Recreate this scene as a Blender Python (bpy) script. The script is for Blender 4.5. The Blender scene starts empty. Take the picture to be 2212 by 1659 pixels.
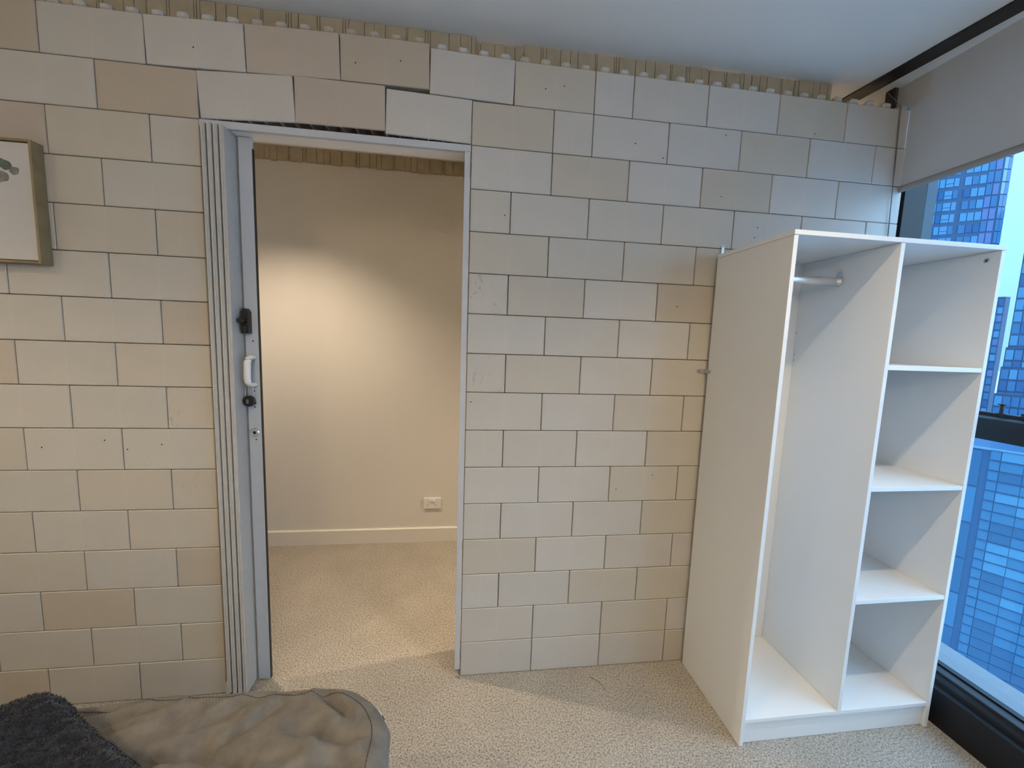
import bpy, bmesh, math, random
from mathutils import Vector, Matrix, noise

random.seed(7)
S = bpy.context.scene
COL = S.collection
PI = math.pi

# ------------------------------------------------------------------ camera
CAM = Vector((-0.016313, -1.531165, 1.424006))
RIGHT = Vector((0.991724, -0.123750, 0.034195))
DOWN = Vector((0.020303, -0.111830, -0.993520))
FWD = Vector((0.126772, 0.985992, -0.108392))
cam_data = bpy.data.cameras.new('camera')
cam_data.sensor_width = 36.0
cam_data.lens = 845.35 * 36.0 / 2212.0
cam_data.clip_start = 0.02
cam_data.clip_end = 6000
cam = bpy.data.objects.new('camera', cam_data)
COL.objects.link(cam)
m = Matrix.Identity(4)
for i in range(3):
    m[i][0] = RIGHT[i]; m[i][1] = -DOWN[i]; m[i][2] = -FWD[i]; m[i][3] = CAM[i]
cam.matrix_world = m
S.camera = cam

# ------------------------------------------------------------------ world, exposure
W = bpy.data.worlds.new('sky'); S.world = W; W.use_nodes = True
bg = W.node_tree.nodes['Background']
# overcast sky: three times as bright overhead as at the horizon
wn = W.node_tree.nodes; wl = W.node_tree.links
tcw = wn.new('ShaderNodeTexCoord'); sepw = wn.new('ShaderNodeSeparateXYZ'); wl.new(tcw.outputs['Generated'], sepw.inputs[0])
mrw = wn.new('ShaderNodeMapRange'); mrw.inputs[1].default_value = 0; mrw.inputs[2].default_value = 1; mrw.inputs[3].default_value = 1; mrw.inputs[4].default_value = 3
wl.new(sepw.outputs[2], mrw.inputs[0])
mlw = wn.new('ShaderNodeMath'); mlw.operation = 'MULTIPLY'; mlw.inputs[1].default_value = 1.2; wl.new(mrw.outputs[0], mlw.inputs[0])
bg.inputs[0].default_value = (0.35, 0.65, 1.0, 1)
wl.new(mlw.outputs[0], bg.inputs[1])
# broad bluish sun lamp, added as daylight fill from the window side
sun_d = bpy.data.lights.new('daylight_fill_sun', 'SUN'); sun_d.energy = 4.0; sun_d.color = (0.76, 0.89, 1.0); sun_d.angle = math.radians(125)
sun = bpy.data.objects.new('daylight_fill_sun', sun_d); COL.objects.link(sun)
_az, _el = math.radians(-40), math.radians(14)
_to = Vector((math.cos(_el) * math.cos(_az), math.cos(_el) * math.sin(_az), math.sin(_el)))
sun.rotation_euler = _to.to_track_quat('Z', 'Y').to_euler(); sun.location = (6, -6, 6)
S.view_settings.view_transform = 'Standard'
S.view_settings.look = 'None'
S.view_settings.gamma = 1.0
S.view_settings.use_curve_mapping = False
S.view_settings.exposure = 0.2
S.cycles.max_bounces = 5
S.cycles.diffuse_bounces = 3
S.cycles.glossy_bounces = 3
S.cycles.transparent_max_bounces = 8
S.cycles.use_adaptive_sampling = True
S.cycles.adaptive_threshold = 0.13
S.cycles.use_light_tree = False
S.cycles.sample_clamp_indirect = 6.0
S.cycles.caustics_reflective = False
S.cycles.caustics_refractive = False

LAMP_CONE = 112         # degrees
CEIL = 2.555
# downlights (x, y, watts, colour): three in this room, two in the room behind the block wall
NEAR_COLOR = (1.0, 0.785, 0.50); FAR_COLOR = (1.0, 0.79, 0.56)
LAMPS = [(-2.20, -1.47, 62, NEAR_COLOR), (-0.37, -1.05, 26, NEAR_COLOR), (0.97, -1.05, 48, NEAR_COLOR), (-1.10, 0.372, 88, FAR_COLOR), (1.50, 0.372, 135, FAR_COLOR)]
# unseen globe added behind the viewer for fill light: (x, y, z, radius, watts, colour)
FILL_GLOBE = (-0.35, -2.65, 2.10, 0.13, 27, (1.0, 0.80, 0.55))

# ------------------------------------------------------------------ helpers
MATS = {}
def nd(nt, typ, **kw):
    n = nt.nodes.new(typ)
    for k, v in kw.items(): setattr(n, k, v)
    return n

def mat(name, col, rough=0.6, metal=0.0, var=0.0, vscale=8.0, bump=0.0, bscale=200.0, spec=0.5, sheen=0.0, objcol=False, detail=4.0):
    if name in MATS: return MATS[name]
    M = bpy.data.materials.new(name); M.use_nodes = True
    nt = M.node_tree; b = nt.nodes['Principled BSDF']
    b.inputs['Roughness'].default_value = rough
    b.inputs['Metallic'].default_value = metal
    b.inputs['Specular IOR Level'].default_value = spec
    b.inputs['Base Color'].default_value = (*col, 1)
    if sheen: b.inputs['Sheen Weight'].default_value = sheen; b.inputs['Sheen Roughness'].default_value = 0.5
    tc = nd(nt, 'ShaderNodeTexCoord')
    src = None
    if objcol:
        oi = nd(nt, 'ShaderNodeObjectInfo'); src = oi.outputs['Color']
    if var > 0:
        n = nd(nt, 'ShaderNodeTexNoise'); n.inputs['Scale'].default_value = vscale; n.inputs['Detail'].default_value = detail
        nt.links.new(tc.outputs['Object'], n.inputs['Vector'])
        r = nd(nt, 'ShaderNodeMapRange'); r.inputs[1].default_value = 0.3; r.inputs[2].default_value = 0.7
        r.inputs[3].default_value = 1 - var; r.inputs[4].default_value = 1 + var
        nt.links.new(n.outputs['Fac'], r.inputs[0])
        mx = nd(nt, 'ShaderNodeMix', data_type='RGBA', blend_type='MULTIPLY'); mx.inputs[0].default_value = 1
        if src: nt.links.new(src, mx.inputs[6])
        else: mx.inputs[6].default_value = (*col, 1)
        nt.links.new(r.outputs[0], mx.inputs[7])
        src = mx.outputs[2]
    if src: nt.links.new(src, b.inputs['Base Color'])
    if bump > 0:
        n2 = nd(nt, 'ShaderNodeTexNoise'); n2.inputs['Scale'].default_value = bscale; n2.inputs['Detail'].default_value = 3
        nt.links.new(tc.outputs['Object'], n2.inputs['Vector'])
        bp = nd(nt, 'ShaderNodeBump'); bp.inputs['Strength'].default_value = bump; bp.inputs['Distance'].default_value = 0.002
        nt.links.new(n2.outputs['Fac'], bp.inputs['Height'])
        nt.links.new(bp.outputs[0], b.inputs['Normal'])
    MATS[name] = M
    return M

def link(o, parent=None):
    COL.objects.link(o)
    if parent: o.parent = parent
    return o

def tag(o, label=None, cat=None, group=None, kind=None):
    if label: o['label'] = label
    if cat: o['category'] = cat
    if group: o['group'] = group
    if kind: o['kind'] = kind
    return o

def empty(name, loc=(0, 0, 0), rz=0.0, **kw):
    o = bpy.data.objects.new(name, None); o.empty_display_size = 0.05
    o.location = loc; o.rotation_euler = (0, 0, rz)
    link(o); return tag(o, **kw)

def from_bm(name, bm, material, parent=None, smooth=False, loc=None):
    me = bpy.data.meshes.new(name)
    bmesh.ops.recalc_face_normals(bm, faces=bm.faces)
    bm.to_mesh(me); bm.free()
    if smooth:
        for p in me.polygons: p.use_smooth = True
    if material:
        for mm in (material if isinstance(material, (list, tuple)) else [material]): me.materials.append(mm)
    o = bpy.data.objects.new(name, me)
    if loc: o.location = loc
    return link(o, parent)

def add_box(bm, lo, hi, bevel=0.0, seg=1):
    c = [(lo[i] + hi[i]) / 2 for i in range(3)]; s = [abs(hi[i] - lo[i]) for i in range(3)]
    r = bmesh.ops.create_cube(bm, size=1.0, matrix=Matrix.Translation(c) @ Matrix.Diagonal((*s, 1)))
    if bevel > 0:
        es = list({e for v in r['verts'] for e in v.link_edges})
        bmesh.ops.bevel(bm, geom=es, offset=min(bevel, min(s) * 0.45), segments=seg, affect='EDGES', profile=0.5)
    return bm

def box(name, lo, hi, material, parent=None, bevel=0.0, seg=1):
    bm = bmesh.new(); add_box(bm, lo, hi, bevel, seg)
    return from_bm(name, bm, material, parent)

def add_prism(bm, prof, axis, a, b):
    """closed 2D profile extruded along axis (0,1,2) from a to b; the profile's pair is the two other axes in order"""
    oth = [i for i in range(3) if i != axis]
    def v3(p, t):
        v = [0, 0, 0]; v[oth[0]] = p[0]; v[oth[1]] = p[1]; v[axis] = t; return v
    A = [bm.verts.new(v3(p, a)) for p in prof]; B = [bm.verts.new(v3(p, b)) for p in prof]
    n = len(prof)
    for i in range(n): bm.faces.new((A[i], A[(i + 1) % n], B[(i + 1) % n], B[i]))
    bm.faces.new(A); bm.faces.new(B[::-1])
    return bm

def prism(name, prof, axis, a, b, material, parent=None):
    bm = bmesh.new(); add_prism(bm, prof, axis, a, b)
    return from_bm(name, bm, material, parent)

def add_tube(bm, pts, r, seg=10, cap=True):
    pts = [Vector(p) for p in pts]; rings = []
    up = Vector((0, 0, 1))
    for i, p in enumerate(pts):
        d = (pts[min(i + 1, len(pts) - 1)] - pts[max(i - 1, 0)]).normalized()
        u = up if abs(d.dot(up)) < 0.95 else Vector((1, 0, 0))
        x = d.cross(u).normalized(); y = d.cross(x).normalized()
        rr = r[i] if isinstance(r, (list, tuple)) else r
        rings.append([bm.verts.new(p + (x * math.cos(t) + y * math.sin(t)) * rr) for t in (2 * PI * k / seg for k in range(seg))])
    for a, b in zip(rings, rings[1:]):
        for k in range(seg): bm.faces.new((a[k], a[(k + 1) % seg], b[(k + 1) % seg], b[k]))
    if cap: bm.faces.new(rings[0][::-1]); bm.faces.new(rings[-1])
    return bm

def tube(name, pts, r, material, parent=None, seg=12):
    bm = bmesh.new(); add_tube(bm, pts, r, seg)
    return from_bm(name, bm, material, parent, smooth=True)

def add_lathe(bm, prof, center, axis, seg=24):
    """prof: (radius, height along axis)"""
    ax = Vector(axis).normalized(); u = Vector((0, 0, 1)) if abs(ax.z) < 0.9 else Vector((1, 0, 0))
    x = ax.cross(u).normalized(); y = ax.cross(x); c = Vector(center); rings = []
    for r, h in prof:
        rings.append([bm.verts.new(c + ax * h + (x * math.cos(2 * PI * k / seg) + y * math.sin(2 * PI * k / seg)) * max(r, 1e-5)) for k in range(seg)])
    for a, b in zip(rings, rings[1:]):
        for k in range(seg): bm.faces.new((a[k], a[(k + 1) % seg], b[(k + 1) % seg], b[k]))
    bm.faces.new(rings[0][::-1]); bm.faces.new(rings[-1])
    return bm

def lathe(name, prof, center, axis, material, parent=None, seg=24, smooth=False):
    bm = bmesh.new(); add_lathe(bm, prof, center, axis, seg)
    return from_bm(name, bm, material, parent, smooth=smooth)

# ------------------------------------------------------------------ materials
U = 0.3048; H = 0.1524; T = 0.1524
M_ceil = mat('ceiling paint', (0.86, 0.855, 0.84), 0.9, bump=0.06, bscale=350)
M_plaster = mat('wall paint', (0.72, 0.70, 0.66), 0.75, bump=0.04, bscale=300, var=0.015, vscale=2)
M_trim = mat('trim paint', (0.74, 0.72, 0.68), 0.4)
M_white = mat('white melamine', (0.83, 0.84, 0.84), 0.42, bump=0.03, bscale=700)
M_edge = mat('white edge band', (0.88, 0.89, 0.90), 0.35)
M_black = mat('black powder coat', (0.012, 0.012, 0.014), 0.38)
M_blackp = mat('black plastic', (0.012, 0.011, 0.012), 0.4)
M_frame = mat('dark window frame', (0.010, 0.010, 0.012), 0.42, spec=0.35)
M_frame2 = mat('dark matt window frame', (0.03, 0.03, 0.034), 0.6)
M_alu = mat('white aluminium', (0.52, 0.54, 0.58), 0.45, var=0.02, vscale=30)
M_vinyl = mat('door vinyl', (0.50, 0.48, 0.45), 0.5, var=0.05, vscale=60)
M_chrome = mat('chrome', (0.8, 0.8, 0.8), 0.22, metal=1.0)
M_steel = mat('zinc steel', (0.55, 0.55, 0.54), 0.38, metal=0.9)
M_whitep = mat('white gloss plastic', (0.80, 0.80, 0.78), 0.25)
M_dark = mat('hole shadow', (0.02, 0.018, 0.015), 0.9)
M_rust = mat('rust', (0.12, 0.05, 0.02), 0.8)
M_blind = mat('grey blind fabric', (0.60, 0.59, 0.585), 0.9, bump=0.15, bscale=900)
_nt = M_blind.node_tree; _b = _nt.nodes['Principled BSDF']; _o = _nt.nodes['Material Output']
_t = nd(_nt, 'ShaderNodeBsdfTranslucent'); _t.inputs[0].default_value = (.60, .58, .57, 1)
_m = nd(_nt, 'ShaderNodeMixShader'); _m.inputs[0].default_value = 0.22
_nt.links.new(_b.outputs[0], _m.inputs[1]); _nt.links.new(_t.outputs[0], _m.inputs[2]); _nt.links.new(_m.outputs[0], _o.inputs[0])
M_board = mat('fibre filler board', (0.42, 0.36, 0.255), 0.85, var=0.10, vscale=14, bump=0.2, bscale=120)
M_lens = mat('lamp lens', (1, 0.85, 0.6), 0.4)

def block_material():
    M = mat('modular block plastic', (1, 1, 1), 0.55, var=0.03, vscale=5, bump=0.10, bscale=420, objcol=True)
    nt = M.node_tree; b = nt.nodes['Principled BSDF']
    src = b.inputs['Base Color'].links[0].from_socket
    tc = [n for n in nt.nodes if n.type == 'TEX_COORD'][0]
    sp = nd(nt, 'ShaderNodeSeparateXYZ'); nt.links.new(tc.outputs['Object'], sp.inputs[0])
    ab = nd(nt, 'ShaderNodeMath', operation='ABSOLUTE'); nt.links.new(sp.outputs[0], ab.inputs[0])
    mr = nd(nt, 'ShaderNodeMapRange'); mr.inputs[1].default_value = 0.001; mr.inputs[2].default_value = 0.006
    mr.inputs[3].default_value = 1.025; mr.inputs[4].default_value = 1.0
    nt.links.new(ab.outputs[0], mr.inputs[0])
    # fine dark speckle of the moulded plastic
    n = nd(nt, 'ShaderNodeTexNoise'); n.inputs['Scale'].default_value = 260; n.inputs['Detail'].default_value = 2
    nt.links.new(tc.outputs['Object'], n.inputs['Vector'])
    m2 = nd(nt, 'ShaderNodeMapRange'); m2.inputs[1].default_value = 0.3; m2.inputs[2].default_value = 0.6
    m2.inputs[3].default_value = 0.93; m2.inputs[4].default_value = 1.02
    nt.links.new(n.outputs['Fac'], m2.inputs[0])
    mu = nd(nt, 'ShaderNodeMath', operation='MULTIPLY'); nt.links.new(mr.outputs[0], mu.inputs[0]); nt.links.new(m2.outputs[0], mu.inputs[1])
    mx = nd(nt, 'ShaderNodeMix', data_type='RGBA', blend_type='MULTIPLY'); mx.inputs[0].default_value = 1
    nt.links.new(src, mx.inputs[6]); nt.links.new(mu.outputs[0], mx.inputs[7])
    nt.links.new(mx.outputs[2], b.inputs['Base Color'])
    return M
M_block = block_material()

def carpet_material():
    M = bpy.data.materials.new('beige loop carpet'); M.use_nodes = True
    nt = M.node_tree; b = nt.nodes['Principled BSDF']; b.inputs['Roughness'].default_value = 0.95
    b.inputs['Specular IOR Level'].default_value = 0.1
    b.inputs['Sheen Weight'].default_value = 0.15
    tc = nd(nt, 'ShaderNodeTexCoord')
    n = nd(nt, 'ShaderNodeTexNoise'); n.inputs['Scale'].default_value = 165; n.inputs['Detail'].default_value = 4; n.inputs['Roughness'].default_value = 0.7
    nt.links.new(tc.outputs['Object'], n.inputs['Vector'])
    cr = nd(nt, 'ShaderNodeValToRGB')
    e = cr.color_ramp.elements
    e[0].position = 0.36; e[0].color = (0.15, 0.128, 0.102, 1)
    e[1].position = 0.49; e[1].color = (0.40, 0.362, 0.310, 1)
    x = e.new(0.64); x.color = (0.57, 0.535, 0.475, 1)
    nt.links.new(n.outputs['Fac'], cr.inputs[0])
    n3 = nd(nt, 'ShaderNodeTexNoise'); n3.inputs['Scale'].default_value = 5; n3.inputs['Detail'].default_value = 3
    nt.links.new(tc.outputs['Object'], n3.inputs['Vector'])
    mr = nd(nt, 'ShaderNodeMapRange'); mr.inputs[1].default_value = 0.3; mr.inputs[2].default_value = 0.7; mr.inputs[3].default_value = 0.92; mr.inputs[4].default_value = 1.06
    nt.links.new(n3.outputs['Fac'], mr.inputs[0])
    mx = nd(nt, 'ShaderNodeMix', data_type='RGBA', blend_type='MULTIPLY'); mx.inputs[0].default_value = 1
    nt.links.new(cr.outputs[0], mx.inputs[6]); nt.links.new(mr.outputs[0], mx.inputs[7])
    nt.links.new(mx.outputs[2], b.inputs['Base Color'])
    v = nd(nt, 'ShaderNodeTexVoronoi'); v.inputs['Scale'].default_value = 230
    nt.links.new(tc.outputs['Object'], v.inputs['Vector'])
    bp = nd(nt, 'ShaderNodeBump'); bp.inputs['Strength'].default_value = 0.7; bp.inputs['Distance'].default_value = 0.004
    nt.links.new(v.outputs['Distance'], bp.inputs['Height']); nt.links.new(bp.outputs[0], b.inputs['Normal'])
    return M
M_carpet = carpet_material()

def glass_material():
    M = bpy.data.materials.new('window glass'); M.use_nodes = True
    nt = M.node_tree; nt.nodes.clear()
    out = nd(nt, 'ShaderNodeOutputMaterial')
    tr = nd(nt, 'ShaderNodeBsdfTransparent'); tr.inputs[0].default_value = (0.84, 0.94, 1.0, 1)
    gl = nd(nt, 'ShaderNodeBsdfGlossy'); gl.inputs['Roughness'].default_value = 0.02
    fr = nd(nt, 'ShaderNodeFresnel'); fr.inputs[0].default_value = 1.45
    mx = nd(nt, 'ShaderNodeMixShader')
    ge = nd(nt, 'ShaderNodeNewGeometry')            # reflect on the outward side of each face only, so that no light is trapped in the pane
    iv = nd(nt, 'ShaderNodeMath', operation='SUBTRACT'); iv.inputs[0].default_value = 1; nt.links.new(ge.outputs['Backfacing'], iv.inputs[1])
    ml = nd(nt, 'ShaderNodeMath', operation='MULTIPLY'); nt.links.new(fr.outputs[0], ml.inputs[0]); nt.links.new(iv.outputs[0], ml.inputs[1])
    nt.links.new(ml.outputs[0], mx.inputs[0]); nt.links.new(tr.outputs[0], mx.inputs[1]); nt.links.new(gl.outputs[0], mx.inputs[2])
    nt.links.new(mx.outputs[0], out.inputs[0])
    return M
M_glass = glass_material()

# ------------------------------------------------------------------ room shell
XL, XR, YF, YB = -8 * U, 6 * U, -3.3, 1.154      # left end, window line, behind the camera, far wall
def shell(name, lo, hi, m_, label, cat):
    return tag(box(name, lo, hi, m_), label, cat, kind='structure')
shell('floor', (XL - .1, YF - .1, -0.06), (1.83, YB + .1, 0.0), M_carpet, 'speckled beige loop pile carpet floor', 'floor')
shell('ceiling', (XL - .1, YF - .1, CEIL), (1.96, YB + .1, CEIL + .08), M_ceil, 'plain pale grey painted ceiling', 'ceiling')
shell('wall_far', (XL - .1, YB, 0), (1.96, YB + .1, CEIL), M_plaster, 'warm white plaster wall seen through the doorway', 'wall')
shell('wall_left', (XL - .1, YF - .1, 0), (XL, YB, CEIL), M_plaster, 'white plaster wall out of view at the left', 'wall')
shell('wall_front', (XL, YF - .1, 0), (1.96, YF, CEIL), M_plaster, 'white plaster wall behind the viewer', 'wall')
shell('wall_right', (1.845, 0.115, 0), (1.96, YB, CEIL), M_plaster, 'white plaster end wall beyond the block partition', 'wall')
bm = bmesh.new()
add_prism(bm, [(YB - .014, 0), (YB, 0), (YB, 0.102), (YB - .008, 0.102), (YB - .014, 0.096)], 0, XL, 1.845)
tag(from_bm('baseboard_far', bm, M_trim), 'white skirting board along the far plaster wall', 'baseboard', kind='structure')

# filler boards: a strip of fluted board, drawn as one profile with grooves
def fluted(name, x0, x1, y, z0, z1, parent, rag_bottom=0.0, rag_top=0.0, thick=0.008, seed=1):
    rnd = random.Random(seed); bm = bmesh.new(); xs = [x0]
    x = x0
    pat = [0.068, 0.008, 0.010, 0.058, 0.036, 0.034, 0.066, 0.007]
    i = rnd.randrange(8)
    while True:
        x += pat[i % 8] * rnd.uniform(0.85, 1.2); i += 1
        if x > x1 - 0.006: break
        xs.append(x)
    xs.append(x1)
    for a, b in zip(xs, xs[1:]):
        g = 0.0012; dz0 = rnd.uniform(-rag_bottom, rag_bottom); dz1 = rnd.uniform(-rag_top, 0)
        n = max(1, int((b - a) / 0.012)); dy = rnd.uniform(0, 0.0015)
        lo = []; hi = []
        for k in range(n + 1):
            xx = a + g + (b - a - 2 * g) * k / n
            lo.append((xx, z0 + dz0 + rnd.uniform(-1, 1) * rag_bottom * 0.5)); hi.append((xx, z1 + dz1 - rnd.random() * rag_top * 0.4))
        add_prism(bm, lo + hi[::-1], 1, y + dy, y + thick)
    add_box(bm, (x0, y + thick * 0.85, z0 + rag_bottom * 1.5), (x1, y + thick, z1 - rag_top * 1.4))
    return from_bm(name, bm, M_board, parent)

far_strip = empty('trim_1', (0, 0, 0), label='brown fluted board strip along the top of the far wall', cat='trim', kind='structure')
xs = [XL, -1.62, -0.47, 0.62, 1.84]
for i in range(4):
    fluted('filler_board', xs[i], xs[i + 1] - .001, YB - .012, 2.472, CEIL - .001, far_strip, rag_bottom=0.0035, seed=20 + i, thick=0.012)

# ------------------------------------------------------------------ block wall
wall = empty('wall_back', (0, 0, 0), label='partition wall of interlocking cream and grey modular blocks', cat='wall', kind='structure')
def block_mesh(w, hollow=False):
    bm = bmesh.new(); g = 0.0014
    lo = (-w / 2 + g, 0, -H / 2 + g); hi = (w / 2 - g, T, H / 2 - g * .6)
    add_box(bm, lo, hi, 0.0022)
    if hollow:
        bm.faces.ensure_lookup_table()
        f = min(bm.faces, key=lambda f: f.calc_center_median().z)
        bmesh.ops.inset_region(bm, faces=[f], thickness=0.006)
        r = bmesh.ops.extrude_face_region(bm, geom=[f])
        vs = [v for v in r['geom'] if isinstance(v, bmesh.types.BMVert)]
        bmesh.ops.translate(bm, verts=vs, vec=(0, 0, 0.11))
        bmesh.ops.delete(bm, geom=[f], context='FACES')
    me = bpy.data.meshes.new('block'); bmesh.ops.recalc_face_normals(bm, faces=bm.faces); bm.to_mesh(me); bm.free()
    me.materials.append(M_block); return me
BM_FULL, BM_HALF, BM_HOLLOW = block_mesh(U), block_mesh(U / 2), block_mesh(U, True)
bm = bmesh.new()
add_box(bm, (-.0185, -.0185, -.001), (.0185, .0185, .0245), .0075)
KNOB = bpy.data.meshes.new('knob'); bmesh.ops.recalc_face_normals(bm, faces=bm.faces); bm.to_mesh(KNOB); bm.free(); KNOB.materials.append(M_block)
bm = bmesh.new()
for k in range(5):
    x = -U / 2 + U * (k + 1) / 6
    add_box(bm, (x - .0015, .004, -H / 2 - .001), (x + .0015, T - .006, -H / 2 + .10))
RIBS = bpy.data.meshes.new('ribs'); bm.to_mesh(RIBS); bm.free(); RIBS.materials.append(M_block)

GREY = (0.520, 0.505, 0.475); WARM = (0.505, 0.465, 0.400); CREAM = (0.505, 0.470, 0.405); TAN = (0.455, 0.390, 0.315); COOL = (0.545, 0.535, 0.520); PINK = (0.475, 0.405, 0.345)
TINT = {  # (course, left joint) -> tint, as the photograph shows them
 (16,-5.5):TAN,(16,-4.5):GREY,(16,-3.5):COOL,(16,-2.5):PINK,(16,-1.5):TAN,(16,-.5):COOL,(16,.5):CREAM,(16,1.5):COOL,(16,2):GREY,(16,3):COOL,(16,4):CREAM,(16,5):GREY,
 (15,-5):GREY,(15,-4):TAN,(15,-3):COOL,(15,-2):PINK,(15,-1):COOL,(15,0):WARM,(15,1):GREY,(15,1.5):COOL,(15,2.5):COOL,(15,3.5):CREAM,(15,4.5):COOL,(15,5.5):COOL,
 (14,-5.5):PINK,(14,-4.5):WARM,(14,-3.5):GREY,(14,0):COOL,(14,1):CREAM,(14,2):COOL,(14,3):CREAM,(14,4):COOL,(14,5):COOL,
 (13,-5):CREAM,(13,-4):GREY,(13,0):GREY,(13,.5):COOL,(13,1.5):COOL,(13,2.5):COOL,(13,3.5):COOL,(13,4.5):COOL,(13,5.5):COOL,
 (12,-5.5):GREY,(12,-4.5):WARM,(12,-3.5):WARM,(12,0):CREAM,(12,1):GREY,(12,2):GREY,
 (11,-5):GREY,(11,-4):GREY,(11,0):GREY,(11,.5):WARM,(11,1.5):COOL,(11,2.5):TAN,
 (10,-5.5):GREY,(10,-4.5):GREY,(10,-3.5):TAN,(10,0):COOL,(10,1):GREY,(10,2):COOL,
 (9,-6):PINK,(9,-5):GREY,(9,-4):WARM,(9,0):GREY,(9,.5):WARM,(9,1.5):GREY,(9,2.5):CREAM,
 (8,-5.5):GREY,(8,-4.5):GREY,(8,-3.5):WARM,(8,0):GREY,(8,1):COOL,(8,2):CREAM,
 (7,-6):WARM,(7,-5):GREY,(7,-4):GREY,(7,0):GREY,(7,.5):GREY,(7,1.5):COOL,(7,2.5):WARM,
 (6,-5.5):GREY,(6,-4.5):WARM,(6,-3.5):WARM,(6,0):COOL,(6,1):COOL,(6,2):CREAM,
 (5,-6):WARM,(5,-5):GREY,(5,-4):WARM,(5,0):GREY,(5,.5):COOL,(5,1.5):COOL,(5,2.5):CREAM,
 (4,-5.5):WARM,(4,-4.5):GREY,(4,-3.5):TAN,(4,0):WARM,(4,1):COOL,(4,2):GREY,
 (3,-6):GREY,(3,-5):TAN,(3,-4):GREY,(3,0):COOL,(3,.5):COOL,(3,1.5):CREAM,(3,2.5):CREAM,
 (2,-5.5):GREY,(2,-4.5):GREY,(2,-3.5):WARM,(2,0):GREY,(2,1):COOL,(2,2):WARM,
 (1,-6):TAN,(1,-5):GREY,(1,-4):GREY,(1,0):COOL,(1,1):COOL,(1,2):GREY}
SHIFT = {(15,-3):(.001,.0165),(15,-2):(.0170,.0190),(15,-1):(.010,.003),(16,-2.5):(.0095,.0182),(16,-1.5):(.0185,.0205),(16,-.5):(.0075,.001),(16,-3.5):(.0005,.0085)}
BLOCKS = {}
def put_block(k, a, b):
    w = b - a
    hollow = k == 15 and -3 <= a < 0
    o = bpy.data.objects.new('block', BM_HOLLOW if hollow else (BM_FULL if w > .75 else BM_HALF))
    s0, s1 = SHIFT.get((k, a), (0, 0))
    o.location = ((a + b) / 2 * U, random.uniform(-.0004, .0006), (k - .5) * H + (s0 + s1) / 2)
    o.rotation_euler = (0, -math.atan2(s1 - s0, w * U), 0)
    c = TINT.get((k, a)) or random.choice([GREY, GREY, COOL, WARM, CREAM])
    f = .75 if k >= 14 else .55
    c = [.520 + (c[0] - .515) * f, .480 + (c[1] - .482) * f, .424 + (c[2] - .437) * f]
    j = random.uniform(.975, 1.025)
    o.color = (c[0] * j, c[1] * j, c[2] * j, 1)
    link(o, wall); BLOCKS[(k, a)] = o
    if hollow:
        r = bpy.data.objects.new('ribs', RIBS); link(r, o); r.color = o.color
    if k == 16:
        n = 4 if w > .75 else 2
        for i in range(n):
            for yy in (.0230, T - .0230):
                q = bpy.data.objects.new('knob', KNOB); q.location = (-w * U / 2 + .0381 + .0762 * i, yy, H / 2)
                link(q, o); q.color = o.color
for k in range(1, 17):
    if k == 16: J = [[-8, -7.5] + [-7.5 + i for i in range(1, 10)] + [2, 3, 4, 5, 6]]
    elif k == 15: J = [[-8, -7, -6, -5, -4, -3, -2, -1, 0, 1, 1.5, 2.5, 3.5, 4.5, 5.5, 6]]
    else:
        left = [-8, -7, -6, -5, -4, -3] if k % 2 else [-8, -7.5, -6.5, -5.5, -4.5, -3.5, -3]
        right = [0, 1, 2, 3, 4, 5, 6] if (k % 2 == 0 or k == 1) else [0, .5, 1.5, 2.5, 3.5, 4.5, 5.5, 6]
        J = [left, right]
    for js in J:
        for a, b in zip(js, js[1:]): put_block(k, a, b)

# screw holes and marks left in single blocks
bm = bmesh.new(); add_lathe(bm, [(.0026, 0), (.0020, -.0003)], (0, 0, 0), (0, 1, 0), 8)
HOLE = bpy.data.meshes.new('screw_hole'); bm.to_mesh(HOLE); bm.free(); HOLE.materials.append(M_dark)
for (k, a), fx, fz in (((16,-1.5),.67,.55),((16,-1.5),.17,.40),((16,.5),.38,.45),((16,.5),.61,.56),((15,1.5),.94,.14),((15,1.5),.56,.42),((13,0),.86,.44),((11,2.5),.29,.42),
                       ((8,0),.064,.75),((13,3.5),.35,.61),((13,3.5),.32,.35),((14,3),.29,.32),((16,-3.5),.48,.42),((15,2.5),.78,.85),((6,2),.10,.35),((6,2),.62,.75),
                       ((7,-5),.82,.72),((7,-5),.17,.55),((7,-4),.42,.62),((7,-4),.05,.5),((16,4),.55,.12)):
    w = 1 if (k, a) not in (((13,0)),) else .5
    o = bpy.data.objects.new('screw_hole', HOLE); o.location = ((fx - .5) * w * U, -.0001, (fz - .5) * H); link(o, BLOCKS[(k, a)])

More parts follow.
